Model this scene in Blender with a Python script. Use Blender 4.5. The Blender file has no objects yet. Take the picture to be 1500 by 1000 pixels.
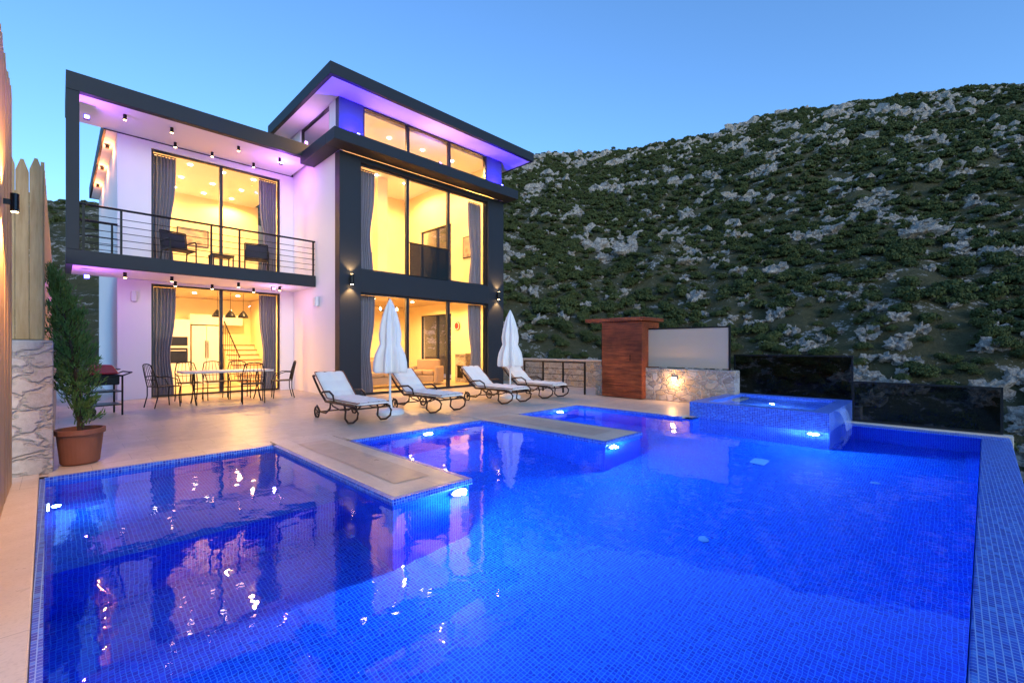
import bpy, math, random
import numpy as np
from mathutils import Vector, noise as mn
random.seed(7); np.random.seed(7)
S=bpy.context.scene
COL=S.collection
A=math.radians

# ------------------------------------------------------------------ materials
def newmat(name):
    m=bpy.data.materials.new(name); m.use_nodes=True
    nt=m.node_tree; nt.nodes.clear()
    out=nt.nodes.new('ShaderNodeOutputMaterial')
    return m,nt,out
def N(nt,t,**k):
    n=nt.nodes.new(t)
    for a,b in k.items(): setattr(n,a,b)
    return n
def L(nt,a,b): nt.links.new(a,b)
def pos(nt):
    return N(nt,'ShaderNodeNewGeometry').outputs['Position']
def objc(nt):
    return N(nt,'ShaderNodeTexCoord').outputs['Object']
def math_(nt,op,a,b=None):
    n=N(nt,'ShaderNodeMath',operation=op)
    for i,v in enumerate((a,b)):
        if v is None: continue
        if isinstance(v,(int,float)): n.inputs[i].default_value=v
        else: L(nt,v,n.inputs[i])
    return n.outputs[0]
def mixc(nt,f,a,b,bt='MIX'):
    n=N(nt,'ShaderNodeMix',data_type='RGBA',blend_type=bt)
    for s,v in (('Factor',f),('A',a),('B',b)):
        sock=[i for i in n.inputs if i.name==s and (i.type=='RGBA' or (s=='Factor' and i.type=='VALUE'))][0]
        if isinstance(v,(int,float)): sock.default_value=v
        elif isinstance(v,tuple): sock.default_value=(*v,1) if len(v)==3 else v
        else: L(nt,v,sock)
    return [o for o in n.outputs if o.type=='RGBA'][0]
def ramp(nt,f,stops):
    r=N(nt,'ShaderNodeValToRGB')
    L(nt,f,r.inputs[0])
    cr=r.color_ramp
    while len(cr.elements)<len(stops): cr.elements.new(.5)
    for e,(p,c) in zip(cr.elements,stops):
        e.position=p; e.color=(*c,1) if isinstance(c,tuple) else (c,c,c,1)
    return r.outputs[0]
def noi(nt,vec,scale,detail=5,rough=.6):
    n=N(nt,'ShaderNodeTexNoise'); n.inputs['Scale'].default_value=scale
    n.inputs['Detail'].default_value=detail; n.inputs['Roughness'].default_value=rough
    L(nt,vec,n.inputs['Vector']); return n.outputs['Fac']
def princ(nt,out,base,rough=.5,metal=0,bump=None,bs=.3,bd=.01,spec=.5):
    p=N(nt,'ShaderNodeBsdfPrincipled')
    if isinstance(base,tuple): p.inputs['Base Color'].default_value=(*base,1)
    else: L(nt,base,p.inputs['Base Color'])
    if isinstance(rough,(int,float)): p.inputs['Roughness'].default_value=rough
    else: L(nt,rough,p.inputs['Roughness'])
    p.inputs['Metallic'].default_value=metal
    p.inputs['Specular IOR Level'].default_value=spec
    if bump is not None:
        b=N(nt,'ShaderNodeBump'); b.inputs['Strength'].default_value=bs; b.inputs['Distance'].default_value=bd
        L(nt,bump,b.inputs['Height']); L(nt,b.outputs[0],p.inputs['Normal'])
    L(nt,p.outputs[0],out.inputs[0]); return p
def simple(name,c,rough=.5,metal=0,var=.12,scale=6,bs=.1,spec=.5):
    m,nt,out=newmat(name)
    f=noi(nt,objc(nt),scale)
    c1=tuple(max(0,x*(1-var)) for x in c); c2=tuple(min(1,x*(1+var)) for x in c)
    base=mixc(nt,f,c1,c2)
    f2=noi(nt,objc(nt),scale*12,3)
    princ(nt,out,base,rough,metal,f2,bs,.004,spec); return m
def emis(name,c,s):
    m,nt,out=newmat(name); e=N(nt,'ShaderNodeEmission'); e.inputs[0].default_value=(*c,1); e.inputs[1].default_value=s
    L(nt,e.outputs[0],out.inputs[0]); return m

WHITE=simple('white_render',(.88,.84,.85),.75,var=.02,scale=1.2,bs=.15)
SOFF=simple('white_soffit',(.84,.82,.84),.6,var=.02,scale=1)
DARK=simple('anthracite_render',(.013,.016,.024),.6,var=.15,scale=3,bs=.15)
PIER=simple('blue_lit_pier_render',(.07,.07,.12),.6,var=.08,scale=3,bs=.15)  # blue wash light tinted into this darkened pier colour
FRAME=simple('dark_window_frame',(.014,.014,.018),.35,var=.1)
IRON=simple('black_iron',(.012,.011,.011),.4,.5)
BRONZE=simple('dark_bronze_frame',(.035,.016,.01),.4,.4)
INWALL=simple('warm_interior_plaster',(.85,.72,.44),.7,var=.03,scale=1)
INFLOOR=simple('interior_floor_tile',(.55,.42,.26),.35,var=.1,scale=2)
OAK=simple('oak_tread',(.3,.14,.05),.4,var=.2,scale=8)
CAB=simple('white_cabinet_lacquer',(.8,.76,.66),.3,var=.02)
STEEL=simple('oven_steel',(.03,.03,.035),.25,.6)
CURT=simple('grey_curtain_cloth',(.2,.2,.25),.85,var=.15,scale=8)
CUSH=simple('cream_canvas_cushion',(.9,.86,.8),.85,var=.03,scale=9,bs=.3)
PIPE=simple('rust_piping',(.25,.07,.03),.7)
CANVAS=simple('cream_parasol_canvas',(.87,.83,.78),.8,var=.05,scale=7,bs=.3)
PLASTW=simple('white_plastic',(.75,.75,.78),.4,var=.03)
TERRA=simple('terracotta',(.26,.095,.05),.8,var=.2,scale=9)
SOIL=simple('dark_soil',(.03,.02,.012),.95,var=.4,scale=30,bs=.8)
TRUNK=simple('bark',(.06,.04,.025),.9,var=.3,scale=20,bs=.8)
RED=simple('red_enamel',(.45,.02,.03),.4)
SLING=simple('black_wicker',(.015,.014,.016),.6,var=.3,scale=60,bs=.5)
TTOP=simple('pale_stone_table_top',(.72,.66,.6),.4,var=.12,scale=10)
SOFA=simple('beige_sofa_cloth',(.45,.3,.16),.85,var=.15)
SCREEN=simple('beige_canvas_screen',(.46,.39,.3),.85,var=.06,scale=2,bs=.3)
CREAMCAP=simple('cream_stone_cap',(.6,.5,.4),.5,var=.1,scale=7)
DRAIN=simple('pale_blue_drain_plastic',(.15,.4,.75),.4,var=.05)
FRIDGE=simple('fridge_white',(.72,.7,.66),.3,var=.02)
def artmat():
    m,nt,out=newmat('abstract_canvas_print')
    v=N(nt,'ShaderNodeTexVoronoi'); v.inputs['Scale'].default_value=3; L(nt,objc(nt),v.inputs['Vector'])
    c=ramp(nt,v.outputs['Distance'],[(0,(.05,.06,.08)),(.4,(.45,.35,.25)),(1,(.1,.15,.2))])
    princ(nt,out,c,.6); return m
ARTM=artmat()

def glass(name,tint=(1,1,1),ior=1.45,rough=0.0):
    m,nt,out=newmat(name)
    fr=N(nt,'ShaderNodeFresnel'); fr.inputs[0].default_value=ior
    tr=N(nt,'ShaderNodeBsdfTransparent'); tr.inputs[0].default_value=(*tint,1)
    gl=N(nt,'ShaderNodeBsdfGlossy'); gl.inputs['Roughness'].default_value=rough
    mx=N(nt,'ShaderNodeMixShader'); L(nt,fr.outputs[0],mx.inputs[0]); L(nt,tr.outputs[0],mx.inputs[1]); L(nt,gl.outputs[0],mx.inputs[2])
    L(nt,mx.outputs[0],out.inputs[0]); return m
GLASS=glass('clear_window_glass',(.97,.98,1),1.2)
TINT=glass('smoked_glass',(.2,.21,.25),1.3,.02)
BLK=glass('black_tinted_glass',(.12,.125,.14),1.22,.06)
def spillmat():
    m,nt,out=newmat('falling_water')
    tr=N(nt,'ShaderNodeBsdfTransparent'); tr.inputs[0].default_value=(.85,.93,1,1)
    df=N(nt,'ShaderNodeBsdfTranslucent'); df.inputs[0].default_value=(.6,.78,1,1)
    d2=N(nt,'ShaderNodeBsdfDiffuse'); d2.inputs[0].default_value=(.6,.78,1,1)
    ma=N(nt,'ShaderNodeMixShader'); ma.inputs[0].default_value=.5; L(nt,df.outputs[0],ma.inputs[1]); L(nt,d2.outputs[0],ma.inputs[2])
    mp=N(nt,'ShaderNodeMapping'); mp.inputs['Scale'].default_value=(30,1,2); L(nt,pos(nt),mp.inputs[0])
    f=ramp(nt,noi(nt,mp.outputs[0],1.5,3),[(.4,.15),(.65,.75)])
    mx=N(nt,'ShaderNodeMixShader'); L(nt,f,mx.inputs[0]); L(nt,tr.outputs[0],mx.inputs[1]); L(nt,ma.outputs[0],mx.inputs[2])
    L(nt,mx.outputs[0],out.inputs[0]); return m
SPILL=spillmat()

def stone_mat(name,scale,pal,mortar,amp=.12,zs=1.5):
    m,nt,out=newmat(name)
    P=pos(nt)
    mp=N(nt,'ShaderNodeMapping'); mp.inputs['Scale'].default_value=(1,1,zs); L(nt,P,mp.inputs[0])
    w=N(nt,'ShaderNodeTexNoise'); w.inputs['Scale'].default_value=7; w.inputs['Detail'].default_value=5; L(nt,mp.outputs[0],w.inputs['Vector'])
    add=N(nt,'ShaderNodeVectorMath',operation='MULTIPLY_ADD'); L(nt,w.outputs['Color'],add.inputs[0]); add.inputs[1].default_value=(amp,)*3; L(nt,mp.outputs[0],add.inputs[2])
    v=N(nt,'ShaderNodeTexVoronoi'); v.inputs['Scale'].default_value=scale; L(nt,add.outputs[0],v.inputs['Vector'])
    e=N(nt,'ShaderNodeTexVoronoi',feature='DISTANCE_TO_EDGE'); e.inputs['Scale'].default_value=scale; L(nt,add.outputs[0],e.inputs['Vector'])
    sep=N(nt,'ShaderNodeSeparateColor'); L(nt,v.outputs['Color'],sep.inputs[0])
    col=ramp(nt,sep.outputs[0],pal)
    n=noi(nt,P,18,8,.75); col=mixc(nt,.35,col,ramp(nt,n,[(.3,(.14,.12,.1)),(.7,(.6,.54,.48))]))
    edge=ramp(nt,e.outputs['Distance'],[(.02,1.0),(.07,0.0)])
    col=mixc(nt,edge,col,mortar)
    h=math_(nt,'ADD',ramp(nt,e.outputs['Distance'],[(0,0.0),(.1,1.0)]),math_(nt,'MULTIPLY',n,.6))
    princ(nt,out,col,.85,bump=h,bs=.9,bd=.03); return m
STONE=stone_mat('rubble_stone_masonry',5.2,[(0,(.25,.19,.15)),(.3,(.48,.42,.35)),(.5,(.36,.31,.28)),(.7,(.52,.37,.22)),(1,(.66,.6,.54))],(.56,.51,.46))
STONE2=stone_mat('pale_rough_stonework',3.6,[(0,(.44,.37,.3)),(.5,(.56,.48,.41)),(1,(.68,.6,.52))],(.46,.4,.34),.22,1.8)

def deck_mat(name,c1,c2,bw=.6,bh=.4,rough=.35):
    m,nt,out=newmat(name); P=pos(nt)
    b=N(nt,'ShaderNodeTexBrick'); L(nt,P,b.inputs['Vector']); b.inputs['Scale'].default_value=1
    b.inputs['Brick Width'].default_value=bw; b.inputs['Row Height'].default_value=bh; b.inputs['Mortar Size'].default_value=.0025
    b.inputs['Color1'].default_value=(*c1,1); b.inputs['Color2'].default_value=(*c2,1); b.inputs['Mortar'].default_value=(.38,.32,.26,1)
    n=noi(nt,P,5,8,.7); c=mixc(nt,ramp(nt,n,[(.3,0.0),(.7,.22)]),b.outputs['Color'],(.36,.29,.22))
    n2=noi(nt,P,60,3); c=mixc(nt,ramp(nt,n2,[(.3,.25),(.5,0.0)]),c,(.3,.24,.18))
    r=ramp(nt,n,[(.3,rough-.1),(.7,rough+.15)])
    princ(nt,out,c,r,bump=n2,bs=.12,bd=.003); return m
DECK=deck_mat('travertine_deck_tile',(.66,.56,.45),(.6,.51,.41))
COPE=deck_mat('travertine_coping',(.7,.6,.49),(.63,.54,.44),.5,3.0)
INLAY=deck_mat('brown_travertine_inlay',(.5,.39,.3),(.58,.45,.35),.3,.3)

def tile_mat(name,stops,grout,rough,spec,gw=.12,s=.027):
    m,nt,out=newmat(name)
    g=N(nt,'ShaderNodeNewGeometry')
    sp=N(nt,'ShaderNodeSeparateXYZ'); L(nt,g.outputs['Position'],sp.inputs[0])
    sn=N(nt,'ShaderNodeSeparateXYZ'); L(nt,g.outputs['True Normal'],sn.inputs[0])
    lines=None
    for i in range(3):
        f=math_(nt,'FRACT',math_(nt,'DIVIDE',math_(nt,'ADD',sp.outputs[i],10.003),s))
        l=math_(nt,'LESS_THAN',f,gw)
        k=math_(nt,'LESS_THAN',math_(nt,'ABSOLUTE',sn.outputs[i]),.5)
        l=math_(nt,'MULTIPLY',l,k)
        lines=l if lines is None else math_(nt,'MAXIMUM',lines,l)
    sc=N(nt,'ShaderNodeVectorMath',operation='SCALE'); ad=N(nt,'ShaderNodeVectorMath',operation='ADD')
    ad.inputs[1].default_value=(10.003,)*3; L(nt,g.outputs['Position'],ad.inputs[0]); L(nt,ad.outputs[0],sc.inputs[0]); sc.inputs['Scale'].default_value=1/s
    fl=N(nt,'ShaderNodeVectorMath',operation='FLOOR'); L(nt,sc.outputs[0],fl.inputs[0])
    wn=N(nt,'ShaderNodeTexWhiteNoise',noise_dimensions='3D'); L(nt,fl.outputs[0],wn.inputs['Vector'])
    col=ramp(nt,wn.outputs['Value'],stops)
    col=mixc(nt,lines,col,grout)
    princ(nt,out,col,rough,bump=math_(nt,'SUBTRACT',1.0,lines),bs=.2,bd=.002,spec=spec); return m
TILE=tile_mat('blue_glass_mosaic',[(0,(.002,.035,.6)),(.35,(.002,.055,.72)),(.75,(.003,.075,.8)),(1,(.006,.11,.88))],(.04,.3,.95),.45,.1,.17)
TILE2=tile_mat('sky_paled_blue_mosaic',[(0,(.005,.03,.4)),(.35,(.01,.06,.55)),(.75,(.02,.11,.65)),(1,(.05,.22,.75))],(.25,.42,.8),.3,.35,.15)  # mosaic copy above water, reflected sky paled into its colours

def water_mat():
    m,nt,out=newmat('pool_water'); P=pos(nt)
    n1=noi(nt,P,1.8,3,.5); n2=noi(nt,P,8,2,.5)
    h=math_(nt,'ADD',n1,math_(nt,'MULTIPLY',n2,.2))
    b=N(nt,'ShaderNodeBump'); b.inputs['Strength'].default_value=1.0; b.inputs['Distance'].default_value=.0055; L(nt,h,b.inputs['Height'])
    fr=N(nt,'ShaderNodeFresnel'); fr.inputs[0].default_value=1.33; L(nt,b.outputs[0],fr.inputs['Normal'])
    gl=N(nt,'ShaderNodeBsdfGlossy'); gl.inputs['Roughness'].default_value=.02; L(nt,b.outputs[0],gl.inputs['Normal'])
    tr=N(nt,'ShaderNodeBsdfRefraction'); tr.inputs['Color'].default_value=(.7,.88,1,1); tr.inputs['IOR'].default_value=1.33; tr.inputs['Roughness'].default_value=0
    L(nt,b.outputs[0],tr.inputs['Normal'])
    mx=N(nt,'ShaderNodeMixShader'); L(nt,fr.outputs[0],mx.inputs[0]); L(nt,tr.outputs[0],mx.inputs[1]); L(nt,gl.outputs[0],mx.inputs[2])
    L(nt,mx.outputs[0],out.inputs[0]); return m
WATER=water_mat()

def wood_mat(name,c1,c2,axis=2,scale=3,rough=.6,k=.5):
    m,nt,out=newmat(name); P=pos(nt)
    mp=N(nt,'ShaderNodeMapping'); sc=[9,9,9]; sc[axis]=.8; mp.inputs['Scale'].default_value=sc; L(nt,P,mp.inputs[0])
    n=noi(nt,mp.outputs[0],scale,8,.65); n2=noi(nt,P,1.7,4)
    c=mixc(nt,ramp(nt,n,[(.35,0.0),(.65,1.0)]),c1,c2)
    c=mixc(nt,ramp(nt,n2,[(.35,0.0),(.7,k)]),c,tuple(x*.4 for x in c1))
    princ(nt,out,c,rough,bump=n,bs=.4,bd=.004); return m
PINE=wood_mat('pine_board',(.5,.27,.1),(.68,.42,.19),k=.3)
CEDAR=wood_mat('red_cedar_cladding',(.13,.022,.008),(.42,.1,.03),axis=1,rough=.35,k=.75)

def leaf_mat(name,c1,c2,c3,sc=.6):
    m,nt,out=newmat(name); P=pos(nt)
    n=noi(nt,P,sc,3); n2=noi(nt,P,sc*9,3)
    c=mixc(nt,ramp(nt,n,[(.35,0.0),(.65,1.0)]),c1,c2)
    c=mixc(nt,ramp(nt,n2,[(.45,0.0),(.75,.8)]),c,c3)
    princ(nt,out,c,.75,spec=.15); return m
LEAF=leaf_mat('maquis_leaves',(.045,.06,.02),(.078,.092,.03),(.13,.135,.05),.3)
CYP=leaf_mat('conifer_needles',(.07,.15,.035),(.12,.22,.05),(.2,.3,.09),3)

def hill_mat(name,rocky):
    m,nt,out=newmat(name); P=pos(nt)
    mp=N(nt,'ShaderNodeMapping'); mp.inputs['Rotation'].default_value=(0,0,.7); mp.inputs['Scale'].default_value=(1,1,2.2); L(nt,P,mp.inputs[0])
    n=noi(nt,mp.outputs[0],.13,9,.72); n2=noi(nt,P,1.1,6,.7); n3=noi(nt,P,3.5,7,.78)
    soil=mixc(nt,n2,(.06,.065,.025),(.22,.18,.1))
    rock=ramp(nt,n3,[(.32,(.08,.065,.055)),(.44,(.4,.33,.28)),(.6,(.75,.65,.57))])
    if rocky: c=rock
    else:
        f=math_(nt,'ADD',n,math_(nt,'MULTIPLY',math_(nt,'SUBTRACT',n2,.5),1.1))
        f=math_(nt,'ADD',f,math_(nt,'MULTIPLY',math_(nt,'SUBTRACT',n3,.5),.5))
        c=mixc(nt,ramp(nt,f,[(.6,0.0),(.66,1.0)]),soil,rock)
    h=math_(nt,'ADD',n2,math_(nt,'MULTIPLY',n3,.7))
    princ(nt,out,c,.95,bump=h,bs=1,bd=.8 if not rocky else .7,spec=.1); return m
HILL=hill_mat('rocky_hillside',False)
ROCK=hill_mat('limestone',True)

# ------------------------------------------------------------------ mesh helper
class M:
    def __init__(s): s.v=[]; s.f=[]
    def box(s,x0,x1,y0,y1,z0,z1):
        b=len(s.v)
        s.v+=[(x0,y0,z0),(x1,y0,z0),(x1,y1,z0),(x0,y1,z0),(x0,y0,z1),(x1,y0,z1),(x1,y1,z1),(x0,y1,z1)]
        s.f+=[tuple(b+i for i in q) for q in ((0,3,2,1),(4,5,6,7),(0,1,5,4),(1,2,6,5),(2,3,7,6),(3,0,4,7))]; return s
    def prism(s,p4,z0,z1):
        b=len(s.v); s.v+=[(x,y,z0) for x,y in p4]+[(x,y,z1) for x,y in p4]
        s.f+=[tuple(b+i for i in q) for q in ((0,3,2,1),(4,5,6,7),(0,1,5,4),(1,2,6,5),(2,3,7,6),(3,0,4,7))]; return s
    def quad(s,*p):
        b=len(s.v); s.v+=list(p); s.f.append(tuple(range(b,b+len(p)))); return s
    def rect(s,x0,x1,y0,y1,z): return s.quad((x0,y0,z),(x1,y0,z),(x1,y1,z),(x0,y1,z))
    def tube(s,pts,r,n=8,closed=False):
        pts=[Vector(p) for p in pts]; k=len(pts); b=len(s.v)
        for i,p in enumerate(pts):
            if closed: t=pts[(i+1)%k]-pts[i-1]
            else: t=pts[min(i+1,k-1)]-pts[max(i-1,0)]
            t.normalize(); a=Vector((0,0,1)) if abs(t.z)<.9 else Vector((1,0,0))
            u=t.cross(a).normalized(); w=t.cross(u)
            rr=r[i] if isinstance(r,(list,tuple)) else r
            for j in range(n):
                q=2*math.pi*j/n; s.v.append(tuple(p+u*math.cos(q)*rr+w*math.sin(q)*rr))
        for i in range(k if closed else k-1):
            for j in range(n):
                i2=(i+1)%k
                s.f.append((b+i*n+j,b+i*n+(j+1)%n,b+i2*n+(j+1)%n,b+i2*n+j))
        if not closed:
            s.f.append(tuple(b+j for j in range(n))[::-1]); s.f.append(tuple(b+(k-1)*n+j for j in range(n)))
        return s
    def lathe(s,cx,cy,prof,n=24,fold=0,fn=8,sx=1):
        b=len(s.v)
        for (r,z,*e) in prof:
            fo=e[0] if e else fold
            for j in range(n):
                q=2*math.pi*j/n; rr=r*(1+fo*math.cos(fn*q))
                s.v.append((cx+rr*math.cos(q)*sx,cy+rr*math.sin(q),z))
        for i in range(len(prof)-1):
            for j in range(n): s.f.append((b+i*n+j,b+i*n+(j+1)%n,b+(i+1)*n+(j+1)%n,b+(i+1)*n+j))
        s.f.append(tuple(b+j for j in range(n))[::-1]); s.f.append(tuple(b+(len(prof)-1)*n+j for j in range(n)))
        return s
    def ob(s,name,mat,parent=None,bevel=0,smooth=False,loc=None,sub=0,**meta):
        me=bpy.data.meshes.new(name); me.from_pydata(s.v,[],s.f); me.validate(); me.update()
        me.materials.append(mat)
        if smooth:
            for p in me.polygons: p.use_smooth=True
        o=bpy.data.objects.new(name,me); COL.objects.link(o)
        if parent: o.parent=parent
        if loc: o.location=loc
        if bevel:
            m=o.modifiers.new('b','BEVEL'); m.width=bevel; m.segments=2; m.limit_method='ANGLE'
        for k,v in meta.items(): o[k]=v
        return o
def npmesh(name,V,F,mat,smooth=False,**meta):
    me=bpy.data.meshes.new(name); V=np.asarray(V,np.float32); F=np.asarray(F,np.int32); k=F.shape[1]
    me.vertices.add(len(V)); me.vertices.foreach_set('co',V.ravel())
    me.loops.add(F.size); me.loops.foreach_set('vertex_index',F.ravel())
    me.polygons.add(len(F)); me.polygons.foreach_set('loop_start',np.arange(0,F.size,k,dtype=np.int32))
    me.polygons.foreach_set('loop_total',np.full(len(F),k,np.int32))
    me.polygons.foreach_set('use_smooth',np.full(len(F),smooth,bool))
    me.update(calc_edges=True); me.materials.append(mat)
    o=bpy.data.objects.new(name,me); COL.objects.link(o)
    for a,b in meta.items(): o[a]=b
    return o
def thing(name,label,cat,loc=(0,0,0),rz=0,group=None):
    e=bpy.data.objects.new(name,None); e.empty_display_size=.2; e.location=loc; e.rotation_euler=(0,0,rz)
    COL.objects.link(e); e['label']=label; e['category']=cat
    if group: e['group']=group
    return e
def clone(root,loc,rz=None,label=None):
    def rec(o,par):
        c=o.copy(); COL.objects.link(c); c.parent=par
        for ch in o.children: rec(ch,c)
        return c
    c=rec(root,None); c.location=loc
    if rz is not None: c.rotation_euler=(0,0,rz)
    if label: c['label']=label
    return c
def light(kind,name,loc,power,color,parent=None,**k):
    l=bpy.data.lights.new(name,kind); l.energy=power; l.color=color
    for a,b in k.items():
        if a!='rot': setattr(l,a,b)
    o=bpy.data.objects.new(name,l); o.location=loc
    if 'rot' in k: o.rotation_euler=k['rot']
    COL.objects.link(o)
    if parent: o.parent=parent
    return o
WARM=(1,.53,.15); VIO=(.45,.12,1); BLUE=(.03,.01,1)

# ------------------------------------------------------------------ camera
cam=bpy.data.cameras.new('camera'); co=bpy.data.objects.new('camera',cam); COL.objects.link(co)
cam.lens=15.77; cam.sensor_width=36; cam.clip_end=5000; cam.clip_start=.05; cam.shift_y=8/1500
co.location=(0,0,1.3); co.rotation_euler=(A(90),0,A(-45.3)); S.camera=co

# ------------------------------------------------------------------ world
w=bpy.data.worlds.new('World'); S.world=w; w.use_nodes=True; nt=w.node_tree; nt.nodes.clear()
out=N(nt,'ShaderNodeOutputWorld'); bg=N(nt,'ShaderNodeBackground'); sky=N(nt,'ShaderNodeTexSky',sky_type='NISHITA')
sky.sun_disc=False; SUN_EL=13.0; SUN_ROT=200
sky.sun_elevation=A(SUN_EL); sky.sun_rotation=A(SUN_ROT); sky.ozone_density=3.0; sky.air_density=1.0; sky.dust_density=.5
tc=mixc(nt,1.0,sky.outputs[0],(1.5,2.0,2.5),'MULTIPLY')
L(nt,tc,bg.inputs[0]); bg.inputs[1].default_value=.15; L(nt,bg.outputs[0],out.inputs[0])
sl=light('SUN','sun',(0,0,30),.45,(1,.8,.6),angle=A(14))
d=Vector((math.sin(A(SUN_ROT))*math.cos(A(SUN_EL)),math.cos(A(SUN_ROT))*math.cos(A(SUN_EL)),math.sin(A(SUN_EL))))
sl.rotation_euler=d.to_track_quat('Z','Y').to_euler()

# ------------------------------------------------------------------ terrain
CA=A(44.7)
PX=[-400,70,140,400,740,780,860,940,1050,1150,1250,1400,1500,2200]
PY=[330,300,300,300,232,230,230,219,198,168,153,137,132,140]
R0,R1=30.,220.
def ridge(phi):
    pc=max(-1.05,min(1.1,phi)); px=750+657*math.tan(pc); py=np.interp(px,PX,PY)
    z=1.3+(508-py)/657*R1*math.cos(pc)
    over=max(0,abs(phi)-1.1)
    return z*max(0,1-over/1.2)
def basez(phi):
    return -9+6*min(1,max(0,(-phi-.3)/.4))
def terr(x,y,fine=True):
    r=math.hypot(x,y); th=math.atan2(y,x); phi=CA-th
    if phi<-math.pi: phi+=2*math.pi
    if phi>math.pi: phi-=2*math.pi
    zr=ridge(phi); b=basez(phi)
    if r<R0: return b
    if r<=R1:
        t=(r-R0)/(R1-R0); z=b+(zr-b)*(t**.93)
    else:
        t=1; z=zr-(r-R1)*.12*min(1,max(zr,0)/40)
        z=max(z,min(zr,8))
    k=min(1,(r-R0)/25)
    p=Vector((x,y,0))
    n=mn.fractal(p*.018,1,2,4)*5*k*(1-.7*max(0,(t-.7)/.3))
    if fine:
        n+=mn.fractal(p*.11,1,2,4)*1.3*k
        n+=abs(mn.noise(p*.22+Vector((5,3,0))))*1.2*k
    return z+n
rs=np.concatenate([[0.01,15,26,30],30+np.linspace(.008,1,250)**1.35*190,[226,235,250,280,330,420,600,900,1400,2500]])
na=760
ths=np.linspace(0,2*math.pi,na,endpoint=False)
V=[];
for r in rs:
    for th in ths:
        x=r*math.cos(th); y=r*math.sin(th); V.append((x,y,terr(x,y)))
nr=len(rs); i=np.arange(nr-1)[:,None]; j=np.arange(na)[None,:]
F=np.stack([i*na+j,(i+1)*na+j,(i+1)*na+(j+1)%na,i*na+(j+1)%na],-1).reshape(-1,4)
npmesh('hillside_terrain',V,F,HILL,True,kind='structure')

# shrubs
def shrub_np(nleaf,ls,seed):
    rg=np.random.RandomState(seed); V=[];F=[]
    lobes=[(rg.uniform(-.3,.3),rg.uniform(-.3,.3),rg.uniform(.3,.62),rg.uniform(.34,.52)) for _ in range(6)]
    for k in range(nleaf):
        lx,ly,lz,lr=lobes[rg.randint(6)]
        d=rg.normal(size=3); d/=np.linalg.norm(d); d[2]=abs(d[2])*.9-.15
        c=np.array([lx,ly,lz])+d*lr*rg.uniform(.78,1.04)
        u=rg.normal(size=3)+d*.3; u-=d*np.dot(u,d)*.5; u/=np.linalg.norm(u); w_=np.cross(d+rg.normal(size=3)*.5,u); w_/=np.linalg.norm(w_)
        s=ls*rg.uniform(.6,1.3); b=len(V)
        V+=[c-u*s-w_*s*.5,c+u*s*.3-w_*s,c+u*s+w_*s*.4,c-u*s*.2+w_*s]; F.append((b,b+1,b+2,b+3))
    return np.array(V),np.array(F)
near_v=[shrub_np(1900,.042,s) for s in range(4)]
mid_v=[shrub_np(520,.076,s+5) for s in range(4)]
far_v=[shrub_np(190,.12,s+10) for s in range(5)]
def rockness(x,y):
    return mn.noise(Vector((x*.04+y*.02,y*.1-x*.05,9)))*.7+.75*mn.noise(Vector((x*.19,y*.19,3)))
pts=[]
tries=0
while len(pts)<15500 and tries<130000:
    tries+=1
    phi=random.uniform(-.05,.95) if random.random()<.87 else random.uniform(-1.3,.0); r=math.sqrt(random.uniform(33**2,226**2))
    if phi<-.05 and phi>-.6 and random.random()<.8: continue
    th=CA-phi; x=r*math.cos(th); y=r*math.sin(th)
    dn=-rockness(x,y)
    if dn<-.3+.3*random.random()-.15: 
        if random.random()<.72: continue
    pts.append((r,phi,x,y,dn))
pts.sort()
LM=[]
for k,(v,f) in enumerate(near_v):
    o=npmesh('shrub',v,f,LEAF); LM.append(o.data); bpy.data.objects.remove(o)
cnt=0; VV=[];FF=[];off=0
for (r,phi,x,y,dn) in pts:
    z=terr(x,y); sc=random.uniform(.45,1.2)*(1+.3*max(0,dn))*(1.0+r*.0017); sz=sc*random.uniform(.85,1.25); ro=random.uniform(0,6.28)
    vis=(-.9<phi<-.74) or (phi>-.03 and phi<.87)
    if vis and cnt<290:
        o=bpy.data.objects.new('shrub',random.choice(LM)); COL.objects.link(o); o.location=(x,y,z-.15); o.scale=(sc,sc,sz); o.rotation_euler=(0,0,ro)
        o['label']='dark green evergreen shrub growing among hillside rocks'; o['category']='shrub'; o['group']='shrubs on the rocky hillside'; cnt+=1; continue
    v,f=(mid_v if r<95 else far_v)[random.randrange(4)]
    c,s=math.cos(ro),math.sin(ro)
    q=np.stack([(v[:,0]*c-v[:,1]*s)*sc+x,(v[:,0]*s+v[:,1]*c)*sc+y,v[:,2]*sz+z-.15],-1)
    VV.append(q); FF.append(f+off); off+=len(q)
npmesh('hillside_scrub',np.concatenate(VV),np.concatenate(FF),LEAF,kind='stuff',label='dense dark green maquis scrub over the hillside',category='scrub')
# rocks
import bmesh
def rock_np(seed,sub):
    bm=bmesh.new(); bmesh.ops.create_icosphere(bm,subdivisions=sub,radius=1)
    for v in bm.verts:
        n=mn.fractal(v.co*1.5+Vector((seed*7.1,0,0)),1,2,4); c=mn.cell(v.co*2.4+Vector((seed,3,1)))
        v.co*=1+.8*n+.5*c
    V=np.array([v.co[:] for v in bm.verts]); F=np.array([[v.index for v in f.verts] for f in bm.faces]); bm.free(); return V,F
rk=[rock_np(s,3) for s in range(5)]; rkf=[rock_np(s+9,2) for s in range(5)]
rp=[];tries=0
while len(rp)<4300 and tries<260000:
    tries+=1
    phi=random.uniform(-.03,.95); r=math.sqrt(random.uniform(34**2,222**2)); th=CA-phi; x=r*math.cos(th); y=r*math.sin(th)
    st=rockness(x,y)+.15*(phi-.5)
    if st<.22 and random.random()<.9: continue
    rp.append((r,phi,x,y,st))
rp.sort(); VV=[];FF=[];off=0; cnt=0; RM=[]
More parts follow.
